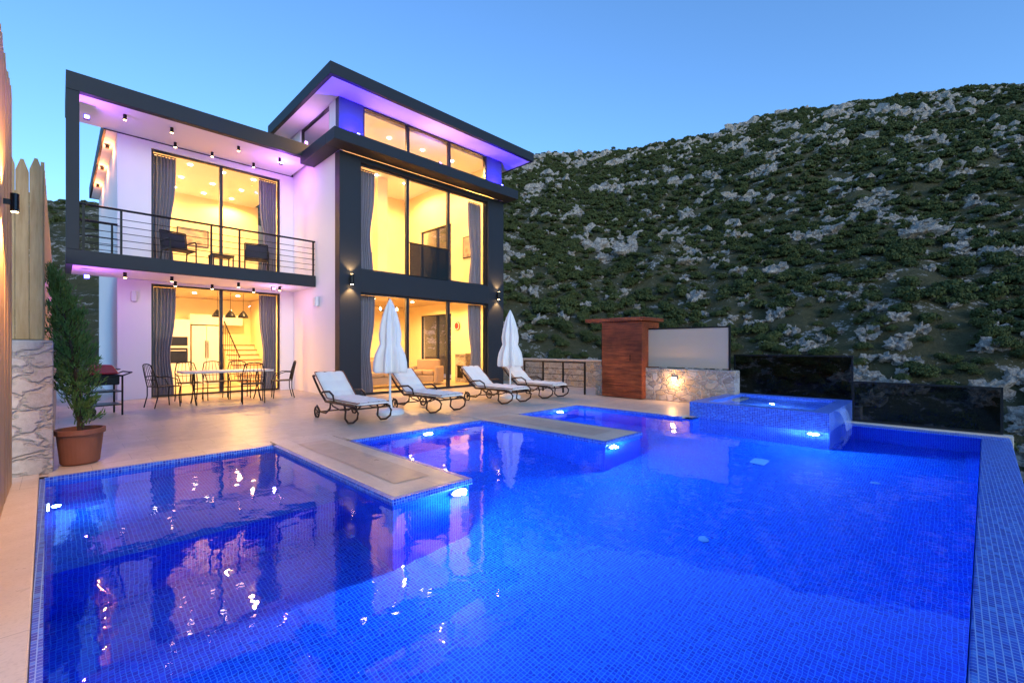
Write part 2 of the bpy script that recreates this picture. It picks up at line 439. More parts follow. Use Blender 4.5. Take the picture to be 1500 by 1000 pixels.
for v,f in rk:
    o=npmesh('boulder',v,f,ROCK); RM.append(o.data); bpy.data.objects.remove(o)
for (r,phi,x,y,st) in rp:
    z=terr(x,y); sc=random.uniform(.14,.42)*(1+.0045*r)*(1.9 if random.random()<.08 else 1)*(1+.6*max(0,st-.2)); a,b=random.uniform(.9,1.8),random.uniform(.7,1.5); ro=random.uniform(-.5,.5)+CA-phi+math.pi/2
    if cnt<90 and phi>0:
        o=bpy.data.objects.new('boulder',random.choice(RM)); COL.objects.link(o); o.location=(x,y,z+.1); o.scale=(sc*a,sc,sc*b); o.rotation_euler=(0,.15,ro)
        o['label']='weathered pale grey limestone boulder on the slope'; o['category']='boulder'; o['group']='boulders on the hillside'; cnt+=1; continue
    v,f=(rk if r<80 else rkf)[random.randrange(5)]; c,s=math.cos(ro),math.sin(ro); X=v[:,0]*sc*a; Y=v[:,1]*sc
    q=np.stack([X*c-Y*s+x,X*s+Y*c+y,v[:,2]*sc*b+z+.2*sc],-1); VV.append(q); FF.append(f+off); off+=len(q)
npmesh('limestone_outcrops',np.concatenate(VV),np.concatenate(FF),ROCK,kind='stuff',label='scattered pale limestone outcrops across the hillside',category='rocks')

# ------------------------------------------------------------------ deck & pool
m=M(); m.rect(-8,2.83,6.5,26,0).rect(2.83,8.2,6.1,26,0).rect(8.2,13,3.45,26,0).rect(-8,-.3,-1.2,6.5,0)
m.ob('deck_paving',DECK,kind='structure')
m=M(); m.box(13,13.2,3.2,26,-10,-.01).box(9.95,13,3.2,3.42,-10,-.01).box(-8,9.95,-1.35,-1.2,-10,-.75).box(-8,13.2,26,26.2,-10,-.01).box(-8.2,-8,-1.35,26,-10,-.01)
m.ob('retaining_wall',STONE,label='rubble stone retaining wall below the terrace',category='wall')
ZW=-.034; DM=-1.3
xs=[-.1,2.0,2.83,5.25,6.2,8.1,8.4,9.45]; ys=[-.15,1.4,3.4,4.35,5.94,6.38]
def SY(x): return .06-.32*(x+.1)/9.55      # the south rim is not quite square to the house
def WX(y): return -.1+.085*(1-y/6.38)
def W2(x,y):
    yy=SY(x) if y==-.15 else y
    xx=WX(yy) if x==-.1 else x
    return xx,yy
def inside(i,j):
    if i<0 or j<0 or i>=len(xs)-1 or j>=len(ys)-1: return None
    x=(xs[i]+xs[i+1])/2; y=(ys[j]+ys[j+1])/2
    if y<1.4: return DM
    if y<3.4: return DM if x<8.4 else None
    if x<2.0: return -.6 if y>4.35 else DM
    if 2.83<x<5.25 and y<5.94: return DM
    if 6.2<x<8.1 and y<5.94: return DM
    return None
pool=thing('swimming_pool','blue mosaic infinity pool with pale stone coping and lights','pool',(0,0,0))
m=M(); wm=M()
def q3(mm,p,q,lo,hi):
    a=W2(*p); b=W2(*q); mm.quad((*a,lo),(*b,lo),(*b,hi),(*a,hi))
for i in range(-1,len(xs)):
    for j in range(-1,len(ys)):
        a=inside(i,j)
        if a is not None:
            cs=[W2(xs[i],ys[j]),W2(xs[i+1],ys[j]),W2(xs[i+1],ys[j+1]),W2(xs[i],ys[j+1])]
            m.quad(*[(*c,a) for c in cs]); wm.quad(*[(*c,ZW) for c in cs])
        b=inside(i+1,j)
        if 0<=j<len(ys)-1 and i+1<len(xs) and (a is not None or b is not None) and a!=b:
            x=xs[i+1]; za=a if a is not None else -.02; zb=b if b is not None else -.02
            lo,hi=min(za,zb),max(za,zb)
            if x>9.4: hi=-.03
            q3(m,(x,ys[j]),(x,ys[j+1]),lo,hi)
        b=inside(i,j+1)
        if 0<=i<len(xs)-1 and j+1<len(ys) and (a is not None or b is not None) and a!=b:
            y=ys[j+1]; za=a if a is not None else -.02; zb=b if b is not None else -.02
            lo,hi=min(za,zb),max(za,zb)
            if y<0: hi=-.03
            q3(m,(xs[i],y),(xs[i+1],y),lo,hi)
m.ob('basin',TILE,pool)
m=M(); m.prism([(-.4,SY(-.4)-.32),(9.45,SY(9.45)-.3),(9.45,SY(9.45)-.003),(-.4,SY(-.4)-.003)],-1.2,-.03).box(9.453,9.75,-.56,1.39,-1.2,-.026)
m.ob('overflow_edge',TILE2,pool,bevel=.012)
m=M(); m.rect(-.4,9.9,-1.2,-.1,-1.15).quad((-.4,-1.195,-1.15),(9.9,-1.195,-1.15),(9.9,-1.195,-.7),(-.4,-1.195,-.7))
m.ob('catch_basin',TILE,pool)
wm.ob('pool_water',WATER,kind='structure')
M().quad((-.4,-1.19,-.7),(9.9,-1.19,-.7),(9.9,-.58,-.7),(-.4,-.28,-.7)).ob('catch_basin_water',WATER,kind='structure')
z0,z1=-.035,.014; T=.055; T2=.035
for r in [(-.073,1.973,6.355+T,6.68),(1.975+T,2.855-T,3.375+T,6.68),(2.857,5.223,5.915+T,6.24),(5.225+T,6.225-T,3.375+T,6.24),(6.227,8.073,5.925+T,6.24),(8.075+T,8.385,3.6,6.24)]:
    M().box(*r,z0,z1).ob('coping',COPE,pool,bevel=.01)
M().prism([(-.4,-.2),(WX(0)-T2,-.0),(WX(6.68)-T2,6.68),(-.4,6.68)],z0,z1).ob('coping',COPE,pool,bevel=.01)
M().box(9.753,9.95,-.6,1.39,-.3,-.005).ob('coping',COPE,pool,bevel=.01)
e=.002; z2=z1-.003
m=M()
m.prism([(WX(0)-T2+e,.0),(WX(0)+.005,.0),(WX(6.35)+.005,6.35),(WX(6.35)-T2+e,6.35)],-.06,z2)
m.box(-.1,1.975,6.355,6.355+T-e,-.06,z2)
m.box(1.975,1.975+T-e,3.375,6.353,-.06,z2).box(2.855-T+e,2.855,3.375,5.913,-.06,z2).box(1.975+T,2.855-T,3.375,3.375+T-e,-.06,z2)
m.box(2.857,5.223,5.915,5.915+T-e,-.06,z2)
m.box(5.225,5.225+T-e,3.375,5.913,-.06,z2).box(6.225-T+e,6.225,3.375,5.923,-.06,z2).box(5.225+T,6.225-T,3.375,3.375+T-e,-.06,z2)
m.box(6.227,8.073,5.925,5.925+T-e,-.06,z2).box(8.075,8.075+T-e,3.6,5.923,-.06,z2)
m.ob('mosaic_trim',TILE2,pool)
M().rect(2.22,2.61,3.75,6.2,.018).ob('coping_inlay',INLAY,pool); M().rect(5.48,5.97,3.75,6.0,.018).ob('coping_inlay',INLAY,pool)
for (x,y) in [(4.3,1.7),(7.0,.7),(2.2,1.0)]:
    M().lathe(x,y,[(.05,DM),(.05,DM+.01),(.03,DM+.013)],20).ob('drain_cover',DRAIN,pool)
M().box(6.9,7.2,1.9,2.1,DM,DM+.02).ob('drain_cover',DRAIN,pool,bevel=.01)
LENS=emis('pool_lamp_lens',(.8,.93,1),60)
def poollamp(x,y,z,nx,ny,p):
    t=thing('pool_lamp','round white underwater lamp shining from the pool wall','pool lamp',(x,y,z),math.atan2(ny,nx),'underwater lamps in the pool')
    M().tube([(0,0,0),(.02,0,0)],.095,24).ob('rim',PLASTW,t)
    M().tube([(.021,0,0),(.032,0,0)],.08,24).ob('lens',LENS,t)
    light('POINT','bulb',(.075,0,0),p,(.4,.72,1),t,shadow_soft_size=.03)
for a in [(2.7,3.4,-.2,0,-1,120),(5.4,3.4,-.23,0,-1,75),(8.4,1.6,-.26,-1,0,110),(4.1,5.94,-.2,0,-1,45),(7.4,5.94,-.2,0,-1,45),(-.09,5.6,-.25,1,0,3)]:
    poollamp(*a)
# hot tub
hot=thing('hot_tub','raised square mosaic hot tub at the pool corner','hot tub',(0,0,0))
x0,x1,y0,y1,zt=8.394,10.8,1.394,3.58,.27; t=.24
m=M(); m.box(x0,x0+t,y0,y1,-1.3,zt).box(x1-t,x1,y0,y1,-1.3,zt).box(x0+t,x1-t,y0,y0+t,-1.3,zt).box(x0+t,x1-t,y1-t,y1,-1.3,zt).box(x0+t,x1-t,y0+t,y1-t,-.6,-.4)
m.ob('shell',TILE2,hot)
M().rect(x0+t,x1-t,y0+t,y1-t,zt-.03).ob('hot_tub_water',WATER,kind='structure')
light('POINT','tub_bulb',(9.6,2.5,.0),40,(.5,.75,1),hot,shadow_soft_size=.04)
m=M()
for k_ in range(9):
    u=k_/8; m.v+=[(8.75,1.388-.16*u**.6,zt+.004-(zt+.035)*u*u),(9.3,1.388-.16*u**.6,zt+.004-(zt+.035)*u*u)]
    if k_: b=2*k_; m.f.append((b-2,b-1,b+1,b))
m.ob('spill_water',SPILL,hot,smooth=True)

# ------------------------------------------------------------------ house
H=thing('villa','white and anthracite two-storey villa with lit windows','house',(0,0,0))
YF=14.48
m=M()
m.box(1.0,1.65,YF,YF+.2,0,6.5).box(4.7,5.08,YF,YF+.2,0,6.5).box(1.65,4.7,YF,YF+.2,2.91,3.32).box(1.65,4.7,YF,YF+.2,6.34,6.5)
m.box(1.0,1.2,YF+.2,21.5,0,6.5)
m.box(5.08,5.28,11.5,YF+.2,0,6.66)
m.box(5.08,5.28,11.9,15,6.66,6.9).box(5.08,5.28,13.9,15,6.9,7.765)
m.ob('wall',WHITE,H,bevel=.006)
m=M()
m.box(1.2,10.7,21.3,21.5,0,6.5)
for (ya,yb,za,zb) in [(11.5,13.9,0,7.76),(16.0,21.3,0,7.76),(13.9,16.0,2.6,3.4),(13.9,16.0,6.1,7.76)]:
    m.box(10.7,10.9,ya,yb,za,zb)
m.box(5.28,10.7,17.2,17.35,0,2.99).box(5.28,10.7,17.2,17.35,3.31,7.7)
m.box(1.2,5.2,18.9,19.05,0,2.99).box(1.2,5.2,18.4,18.55,3.31,6.45)
m.box(5.08,5.28,15.9,18.9,0,2.99).box(5.08,5.28,15.5,17.2,3.31,7.7)
m.box(8.3,8.7,15.2,15.6,3.31,7.6)
m.ob('interior_wall',INWALL,H)
m=M(); m.box(1.2,5.08,YF+.2,21.3,3.0,3.3).box(5.29,10.69,11.5,21.3,3.0,3.3); m.rect(1.2,5.07,YF+.2,21.3,.02).rect(5.09,10.7,11.3,21.3,.02)
m.ob('floor',INFLOOR,H)
m=M(); m.box(1.21,5.07,YF+.21,21.3,6.42,6.49).box(5.29,10.69,11.5,17.2,7.68,7.755); m.ob('ceiling',SOFF,H)
m=M(); m.box(5.06,5.64,11.22,11.5,0,6.35).box(10.2,10.92,11.22,11.5,0,6.35).box(5.64,10.2,11.225,11.5,2.75,3.35).box(5.64,10.2,11.225,11.5,6.2,6.35)
m.ob('facade_frame',DARK,H,bevel=.008)
M().box(5.08,5.75,11.3,11.5,6.665,7.765).ob('clerestory_pier',PIER,H); M().box(10.2,10.9,11.3,11.5,6.655,7.765).ob('clerestory_pier',PIER,H)
M().box(5.08,5.28,11.503,11.895,6.665,7.765).ob('clerestory_wall',WHITE,H)
M().box(4.51,11.7,10.5,15.0,7.77,8.07).ob('roof',DARK,H,bevel=.01)
M().rect(4.6,11.6,10.6,14.9,7.766).ob('soffit',SOFF,H)
M().box(.1,4.98,12.76,YF,6.53,6.9).box(.75,5.075,YF+.003,21.6,6.505,6.88).ob('roof',DARK,H,bevel=.008)
M().rect(.3,5.0,12.9,YF,6.526).ob('soffit',SOFF,H); M().rect(.8,1.0,YF,21.5,6.5).ob('soffit',SOFF,H)
M().box(4.7,11.12,10.7,11.215,6.36,6.66).box(4.7,5.075,11.218,12.9,6.36,6.66).box(10.925,11.12,11.218,15,6.36,6.66).ob('roof',DARK,H,bevel=.008)
bal=M().box(.1,5.07,12.76,YF-.003,2.98,3.29).ob('balcony',DARK,H,bevel=.008)
M().rect(.2,5.07,12.84,YF-.01,2.977).ob('soffit',SOFF,bal)
M().rect(.12,5.06,12.8,YF-.01,3.294).ob('floor',DECK,bal)
M().box(.1,.3,12.765,12.99,3.29,6.53).ob('column',DARK,H,bevel=.008)
m=M()
m.tube([(.3,12.82,4.25),(5.07,12.82,4.25)],.025)
for k in range(5): m.tube([(.3,12.82,3.45+k*.15),(5.07,12.82,3.45+k*.15)],.008,6)
for x in (.36,.95,2.6,3.2,4.1,5.02): m.box(x-.02,x+.02,12.8,12.84,3.29,4.24)
m.tube([(.2,12.98,4.25),(.2,14.4,4.25),(1.0,14.4,4.25)],.022)
for k in range(5): m.tube([(.2,12.98,3.45+k*.15),(.2,14.4,3.45+k*.15),(1.0,14.4,3.45+k*.15)],.008,6)
for (x,y) in ((.2,13.7),(.2,14.4),(.9,14.4)): m.box(x-.02,x+.02,y-.02,y+.02,3.29,4.24)
m.ob('railing',IRON,bal)
def window(name,x0,x1,y,z0,z1,mull=(),fw=.045,glassm=GLASS,axis='x'):
    p=M(); f=M(); e=.003
    def bx(mm,a0,a1,b0,b1,c0,c1):
        if axis=='x': mm.box(a0,a1,b0,b1,c0,c1)
        else: mm.box(b0,b1,a0,a1,c0,c1)
    if axis=='x': p.quad((x0,y+.04,z0),(x1,y+.04,z0),(x1,y+.04,z1),(x0,y+.04,z1))
    else: p.quad((y+.04,x0,z0),(y+.04,x1,z0),(y+.04,x1,z1),(y+.04,x0,z1))
    bx(f,x0+e,x0+fw,y,y+.09,z0+e,z1-e); bx(f,x1-fw,x1-e,y,y+.09,z0+e,z1-e)
    bx(f,x0+fw,x1-fw,y+.002,y+.088,z0+e,z0+fw); bx(f,x0+fw,x1-fw,y+.002,y+.088,z1-fw,z1-e)
    for q in mull: bx(f,q-fw*.8,q+fw*.8,y-.01,y+.1,z0+fw,z1-fw)
    o=p.ob(name,glassm,H); f.ob('frame',FRAME,o); return o
window('sliding_door',1.65,4.7,YF+.05,.02,2.91,(3.18,))
window('sliding_door',1.65,4.7,YF+.05,3.32,6.34,(3.18,))
XW=[5.64,7.12,8.6,10.2]
for i in range(3):
    a,b=XW[i],XW[i+1]
    window('window',a,b,11.3,3.35,6.2)
    window('sliding_door',a,b,11.3,.02,2.75,())
window('window',5.75,7.15,11.32,6.66,7.76); window('window',7.15,8.65,11.32,6.66,7.76); window('window',8.65,10.2,11.32,6.66,7.76)
window('window',11.9,13.9,5.1,6.9,7.76,axis='y')
window('window',13.9,16.0,10.75,3.4,6.1,(14.9,),axis='y'); window('window',13.9,16.0,10.75,.02,2.6,(14.9,),axis='y')
o=M().box(7.16,8.56,11.24,11.262,3.36,4.3).ob('glass_balustrade',TINT,H)
M().tube([(7.14,11.25,4.32),(8.58,11.25,4.32)],.02).ob('handrail',IRON,o)

def curtain(x0,x1,y,z0,z1,tie):
    t=thing('curtain','grey floor-length curtain hanging beside the glass','curtain',((x0+x1)/2,y,z0),0,'grey curtains behind the windows')
    m=M(); nx,nz=72,16; wd=x1-x0
    for k in range(nz+1):
        u=k/nz; g=1-.2*math.exp(-((u-.38)/.22)**2)-.06*(1-u)
        for i_ in range(nx+1):
            s=i_/nx; ph=s*2*math.pi*7+math.sin(s*9+u*1.2)*.5
            xx=(s*g if tie<0 else 1-(1-s)*g)*wd-wd/2
            m.v.append((xx,.03*math.sin(ph)+.008*math.sin(ph*2.3+u*2),u*(z1-z0)))
    for k in range(nz):
        for i_ in range(nx): b=k*(nx+1)+i_; m.f.append((b,b+1,b+nx+2,b+nx+1))
    m.ob('drape',CURT,t,smooth=True)
    M().tube([(-wd/2,0,z1-z0+.03),(wd/2,0,z1-z0+.03)],.015).ob('curtain_rod',IRON,t)
for z0,z1 in ((.03,2.85),(3.32,6.28)):
    curtain(1.68,2.2,YF+.3,z0,z1,-1); curtain(4.2,4.68,YF+.3,z0,z1,1)
for z0,z1 in ((3.32,6.15),(.03,2.72)):
    curtain(5.66,6.25,11.62,z0,z1,-1); curtain(9.65,10.2,11.62,z0,z1,1)

DL=emis('downlight_glow',(1,.85,.6),30)
def downlight(x,y,z,p=0):
    o=M().lathe(x,y,[(.055,z),(.055,z-.012)],12).ob('downlight',DL,label='small recessed warm downlight in the ceiling',category='ceiling light',group='recessed ceiling downlights')
    if p: light('SPOT','bulb',(x,y,z-.04),p,WARM,o,spot_size=A(168),spot_blend=.4,shadow_soft_size=.04)
for x in (1.8,2.6,3.4,4.2):
    for y in (15.3,16.6,17.8):
        downlight(x,y,6.415,300 if (x in (1.8,4.2) and y in (15.3,17.8)) else 0)
for x in (1.8,3.0,4.2):
    for y in (15.3,17.0): downlight(x,y,2.998,330 if x!=3.0 else 0)
for x in (5.9,7.1,8.3,9.5):
    for y in (12.3,13.8,15.3): downlight(x,y,7.675,580 if (x in (5.9,9.5) and y in (12.3,15.3)) else 0)
for x in (6.2,7.8,9.4):
    for y in (12.6,14.6): downlight(x,y,2.998,380 if x!=7.8 else 0)

k=thing('kitchen_unit','white kitchen cabinets with built-in oven along the wall','kitchen',(1.4,18.3,0.02))
m=M(); m.box(0,1.0,0,.58,0,.88)
for i_ in range(4): m.box(.02+i_*.25,.24+i_*.25,.2,.58,1.45,2.2)
m.box(1.72,3.3,.1,.58,2.05,2.4)
m.ob('cabinet',CAB,k,bevel=.008)
M().box(1.01,1.71,.0,.58,0,2.2).ob('oven_column',CAB,k,bevel=.005)
M().box(1.08,1.64,-.02,-.002,.75,1.25).ob('oven',STEEL,k,bevel=.01); M().box(1.08,1.64,-.02,-.002,1.32,1.62).ob('microwave',STEEL,k,bevel=.01)
M().tube([(1.13,-.04,1.16),(1.59,-.04,1.16)],.012).ob('handle',PLASTW,k)
M().box(0,1.0,-.02,.58,.882,.92).ob('worktop',STEEL,k)
f=thing('refrigerator','tall white two-door refrigerator beside the cabinets','refrigerator',(3.16,18.3,.02))
M().box(0,.41,0,.58,0,2.0).box(.42,.84,0,.58,0,2.0).ob('body',FRIDGE,f,bevel=.01); M().tube([(.38,-.03,.9),(.38,-.03,1.5)],.012).tube([(.45,-.03,.9),(.45,-.03,1.5)],.012).ob('handle',STEEL,f)
st=thing('staircase','pale interior staircase with oak treads and dark handrail','staircase',(4.12,16.5,.02))
m=M(); n_=M()
for i_ in range(8):
    m.box(0,.95,.27*i_,.27*i_+.268,0,.17*(i_+1)-.032); n_.box(-.01,.96,.27*i_-.025,.27*i_+.268,.17*(i_+1)-.03,.17*(i_+1))
m.ob('riser',INWALL,st); n_.ob('tread',OAK,st)
m=M(); m.tube([(.0,-.02,.95),(.0,2.1,2.3)],.022)
for i_ in range(8): m.tube([(.0,.27*i_+.1,.17*(i_+1)),(.0,.27*i_+.1,1.0+.171*i_)],.008,6)
m.ob('handrail',IRON,st)
for x in (3.4,3.75,4.1):
    t=thing('pendant_lamp','black dome pendant lamp over the dining area','pendant lamp',(x,16.0,2.99),0,'black pendant lamps')
    M().tube([(0,0,0),(0,0,-.55)],.006).ob('cord',IRON,t)
    M().lathe(0,0,[(.15,-.78),(.14,-.72),(.07,-.62),(.02,-.55)],20).ob('lamp_shade',IRON,t,smooth=True)
def sofa(x,y,rz,label,w2=.95):
    s=thing('sofa' if w2>.6 else 'lounge_chair',label,'sofa' if w2>.6 else 'armchair',(x,y,.02),rz)
    M().box(-w2,w2,-.42,.42,.1,.34).box(-w2,w2,.25,.45,.34,.85).box(-w2-.13,-w2-.002,-.42,.45,.06,.62).box(w2+.002,w2+.13,-.42,.45,.06,.62).ob('frame',SOFA,s,bevel=.04)
    M().box(-w2+.01,-.01,-.43,.24,.345,.5).box(.01,w2-.01,-.43,.24,.345,.5).ob('cushion',SOFA,s,bevel=.05)
sofa(7.1,13.0,0,'beige fabric sofa standing inside the living room'); sofa(9.0,16.6,0,'beige fabric sofa against the living room wall')
sofa(8.9,13.0,-.9,'beige fabric lounge chair near the glass doors',.4)
t=thing('fireplace','stone clad fireplace against the living room wall','fireplace',(10.69,13.2,.02))
M().box(-.35,0,-.6,.0,0,1.0).ob('surround',STONE,t,bevel=.01); M().box(-.37,-.352,-.45,-.15,.15,.6).ob('firebox',IRON,t)
M().box(-.4,0,-.65,.05,1.003,1.06).ob('mantel',CREAMCAP,t)
t=thing('wall_clock','round red patterned wall clock on cream plaster','clock',(10.68,13.5,2.1))
M().tube([(0,0,0),(-.03,0,0)],.17,28).ob('face',RED,t); M().tube([(-.035,.14*math.cos(a*math.pi/6),.14*math.sin(a*math.pi/6)) for a in range(12)],.012,6,True).ob('rim',CUSH,t)
def picture(x,y,z,w_,h_,axis):
    t=thing('framed_picture','abstract picture in a dark frame on the wall','picture',(x,y,z),0)
    if axis=='x': M().box(-w_/2,w_/2,-.03,0,-h_/2,h_/2).ob('frame',FRAME,t); M().box(-w_/2+.04,w_/2-.04,-.034,-.031,-h_/2+.04,h_/2-.04).ob('canvas',ARTM,t)
    else: M().box(-.03,0,-w_/2,w_/2,-h_/2,h_/2).ob('frame',FRAME,t); M().box(-.034,-.031,-w_/2+.04,w_/2-.04,-h_/2+.04,h_/2-.04).ob('canvas',ARTM,t)
picture(8.9,17.19,4.8,1.1,.8,'x'); picture(10.69,12.9,5.0,.5,.8,'y'); picture(7.4,17.19,1.6,1.0,.7,'x'); picture(3.2,18.39,5.0,.9,.6,'x')
ch=thing('chandelier','ring chandelier with glowing candle bulbs in the lounge','chandelier',(7.6,13.2,2.98))
m=M().tube([(0,0,0),(0,0,-.35)],.01); m.tube([(.3*math.cos(a),.3*math.sin(a),-.5) for a in [i_*math.pi/6 for i_ in range(12)]],.012,6,True)
for a in range(3): m.tube([(0,0,-.34),(.3*math.cos(a*2.1),.3*math.sin(a*2.1),-.5)],.008)
m.ob('frame',BRONZE,ch)
for a in range(6): M().lathe(.3*math.cos(a*1.047),.3*math.sin(a*1.047),[(.02,-.49),(.03,-.45),(.005,-.4)],8).ob('bulb',DL,ch)

GL_W=emis('warm_lamp_glow',(1,.62,.25),40); GL_B=emis('blue_lamp_glow',(.12,.12,1),20); GL_V=emis('violet_lamp_glow',(.6,.3,1),6)
def ceilspot(x,y,z):
    t=thing('ceiling_spotlight','black cylinder spotlight mounted under the soffit','spotlight',(x,y,z),0,'black cylinder soffit spotlights')
    M().tube([(0,0,0),(0,0,-.12)],.034,16).ob('housing',IRON,t); M().tube([(0,0,-.122),(0,0,-.126)],.028,12).ob('lens',GL_W,t)
for z in (6.525,2.976):
    for x in (1.05,1.9,3.3,4.3): ceilspot(x,13.3,z)
for x in (2.1,2.9,3.9): ceilspot(x,14.2,6.525); ceilspot(x,14.2,2.976)
def washer(x,y,z,p,col,glow,lab,lz=-.12,ly=-.1):
    t=thing('wash_light',lab,'wash light',(x,y,z),0,'coloured facade wash lights')
    M().box(-.05,.05,-.04,.04,-.05,.05).ob('housing',IRON,t,bevel=.01)
    M().box(-.04,.04,-.046,-.041,-.035,.035).ob('lens',glow,t)
    light('POINT','bulb',(0,ly,lz),p,col,t,shadow_soft_size=.03)
washer(.42,13.2,6.2,36,VIO,GL_B,'blue violet wash light fixed beside the balcony column')
washer(4.4,13.5,6.47,42,VIO,GL_V,'violet wash light fixed beneath the balcony roof',-.3)
washer(.42,13.2,2.8,28,VIO,GL_B,'blue violet wash light fixed beneath the balcony slab',-.3)
washer(4.2,13.5,2.92,14,(.7,.35,1),GL_V,'violet wash light fixed beneath the balcony slab',-.35)
for x in (5.42,10.55):
    washer(x,10.95,6.75,120,BLUE,GL_B,'blue wash light shining up the clerestory pier',.2,.12)
washer(8.0,10.95,6.75,55,(.6,.28,1),GL_V,'violet wash light shining up at the roof soffit',.15)
washer(4.85,12.9,6.98,24,(.65,.3,1),GL_V,'violet wash light shining up at the roof soffit',.1)
for i_,y in enumerate((15.5,17.5,19.5)):
    t=thing('soffit_lamp','small warm lamp under the side eave','eave lamp',(.88,y,6.45),0,'warm eave lamps')
    M().tube([(0,0,.04),(0,0,-.05)],.04,12).ob('housing',IRON,t); light('POINT','bulb',(0,0,-.12),24,(1,.3,.08),t,shadow_soft_size=.03)
def sconce(x,y,z,rz=0,p=90):
    t=thing('wall_sconce','black cylinder sconce casting warm light up and down','wall light',(x,y,z),rz,'black cylinder wall sconces')
    M().tube([(0,-.09,-.13),(0,-.09,.13)],.05,16).box(-.03,.03,-.05,0,-.03,.03).ob('housing',IRON,t)
    M().tube([(0,-.09,.131),(0,-.09,.134)],.04,12).tube([(0,-.09,-.134),(0,-.09,-.131)],.04,12).ob('lens',GL_W,t)
    light('SPOT','bulb',(0,-.09,-.15),p,(1,.55,.2),t,spot_size=A(100),spot_blend=.6,shadow_soft_size=.03)
    light('SPOT','bulb',(0,-.09,.15),p,(1,.55,.2),t,rot=(math.pi,0,0),spot_size=A(100),spot_blend=.6,shadow_soft_size=.03)
sconce(5.35,11.22,3.05); sconce(10.6,11.22,3.05)
for (x,y,z) in ((5.06,12.6,2.55),(1.35,14.44,2.55)):
    t=thing('outdoor_speaker','small white box speaker fixed to the wall','speaker',(x,y,z))
    M().box(-.1,.0,-.09,.09,-.13,.13).ob('cabinet',PLASTW,t,bevel=.02); M().box(-.106,-.101,-.07,.07,-.1,.1).ob('grille',CAB,t)

# ------------------------------------------------------------------ left fence, wall, planter
fe=thing('wooden_fence','tall pine board fence rising beside the pool','fence',(-.32,3.0,0))
m=M(); y=0
while y<3.2:
    h=3.72+random.uniform(-.05,.05); w_=.145; b=len(m.v); xo=random.uniform(-.006,.006)
    for xx in (-.012+xo,.012+xo): m.v+=[(xx,y,0),(xx,y+w_,0),(xx,y+w_,h-.1),(xx,y+w_/2,h),(xx,y,h-.1)]
    m.f+=[(b+4,b+3,b+2,b+1,b),(b+5,b+6,b+7,b+8,b+9)]+[(b+i_,b+(i_+1)%5,b+5+(i_+1)%5,b+5+i_) for i_ in range(5)]
    y+=.15
m.ob('board',PINE,fe)
M().box(-.09,-.03,0,3.2,.5,.6).box(-.09,-.03,0,3.2,3.2,3.3).ob('rail',PINE,fe)
fe=thing('wooden_fence','pointed pine picket fence standing on the stone wall','fence',(-.12,6.72,1.38))
m=M()
def picket(px_,py_,dx,dy,h,w_=.09):
    b=len(m.v); nx_,ny_=-dy,dx
    for o_ in (-.014,.014):
        for (a,z) in ((0,0),(w_,0),(w_,h-.13),(w_*.62,h-.01),(w_*.38,h-.01),(0,h-.13)): m.v.append((px_+dx*a+nx_*o_,py_+dy*a+ny_*o_,z))
    m.f.extend([(b+5,b+4,b+3,b+2,b+1,b),(b+6,b+7,b+8,b+9,b+10,b+11)]+[(b+i_,b+(i_+1)%6,b+6+(i_+1)%6,b+6+i_) for i_ in range(6)])
for i_ in range(6): picket(-.09-.097*i_,.0,1,0,1.84+.03*i_+random.uniform(-.06,.03),.093)
y=.12
while y<9: picket(.0,y,0,1,1.85+random.uniform(-.06,.04),.125); y+=.13
m.ob('picket',PINE,fe)
M().box(-.075,-.02,.1,9.0,.3,.4).box(-.075,-.02,.1,9.0,1.4,1.5).box(-.6,.0,.02,.07,.3,.4).box(-.6,.0,.02,.07,1.4,1.5).ob('rail',PINE,fe)
M().box(-.7,-.04,6.6,16,0,1.37).ob('stone_wall',STONE2,bevel=.02,label='rough pale stone wall carrying the picket fence',category='wall')
def fencelamp(y,z,p):
    t=thing('wall_sconce','small steel cylinder lamp on the board fence','wall light',(-.30,y,z),0,'fence lamps')
    M().tube([(.06,0,-.07),(.06,0,.07)],.026,14).box(0,.05,-.012,.012,-.02,.02).ob('housing',STEEL,t); M().tube([(.06,0,-.074),(.06,0,-.071)],.02,12).ob('lens',GL_W,t)
    light('SPOT','bulb',(.07,0,-.1),p,(1,.5,.2),t,spot_size=A(120),spot_blend=.7,shadow_soft_size=.03)
    light('SPOT','bulb',(.07,0,.1),p*.5,(1,.5,.2),t,rot=(math.pi,0,0),spot_size=A(120),spot_blend=.7,shadow_soft_size=.03)
fencelamp(5.2,2.42,190); fencelamp(1.9,2.3,100)  # second lamp is out of view, added to warm the near floor

pt=thing('plant_pot','square-rimmed terracotta pot on the deck','plant pot',(.17,6.98,0))
M().lathe(0,0,[(.14,0),(.165,.02),(.195,.33),(.215,.335),(.215,.39),(.19,.392),(.18,.34)],32).ob('pot',TERRA,pt,bevel=.004)
M().lathe(0,0,[(.165,.3),(.178,.345)],24).ob('soil',SOIL,pt)
tr=thing('conifer_tree','slender green conifer leaning from its terracotta pot','tree',(.17,6.98,.34))
def cx(u): return (-.2*u*u-.02*u, .16*u*u)
m=M(); m.tube([(cx(u)[0],cx(u)[1],u*1.75) for u in np.linspace(0,1,9)],[.024*(1-.8*u) for u in np.linspace(0,1,9)],8)
BR=[]
for k_ in range(150):
    u=random.uniform(.03,.97); a=random.uniform(0,6.28); r=(.2*(math.sin(math.pi*min(1,.16+.84*u)**.7))**.9+.02)*random.uniform(.6,1.15); c=cx(u); up=random.uniform(.1,.22)
    p0=(c[0],c[1],u*1.72); p1=(c[0]+math.cos(a)*r*.6,c[1]+math.sin(a)*r*.6,u*1.72+up*.35); p2=(c[0]+math.cos(a)*r,c[1]+math.sin(a)*r,u*1.72+up)
    m.tube([p0,p1,p2],[.006,.004,.0015],5); BR.append((p0,p1,p2))
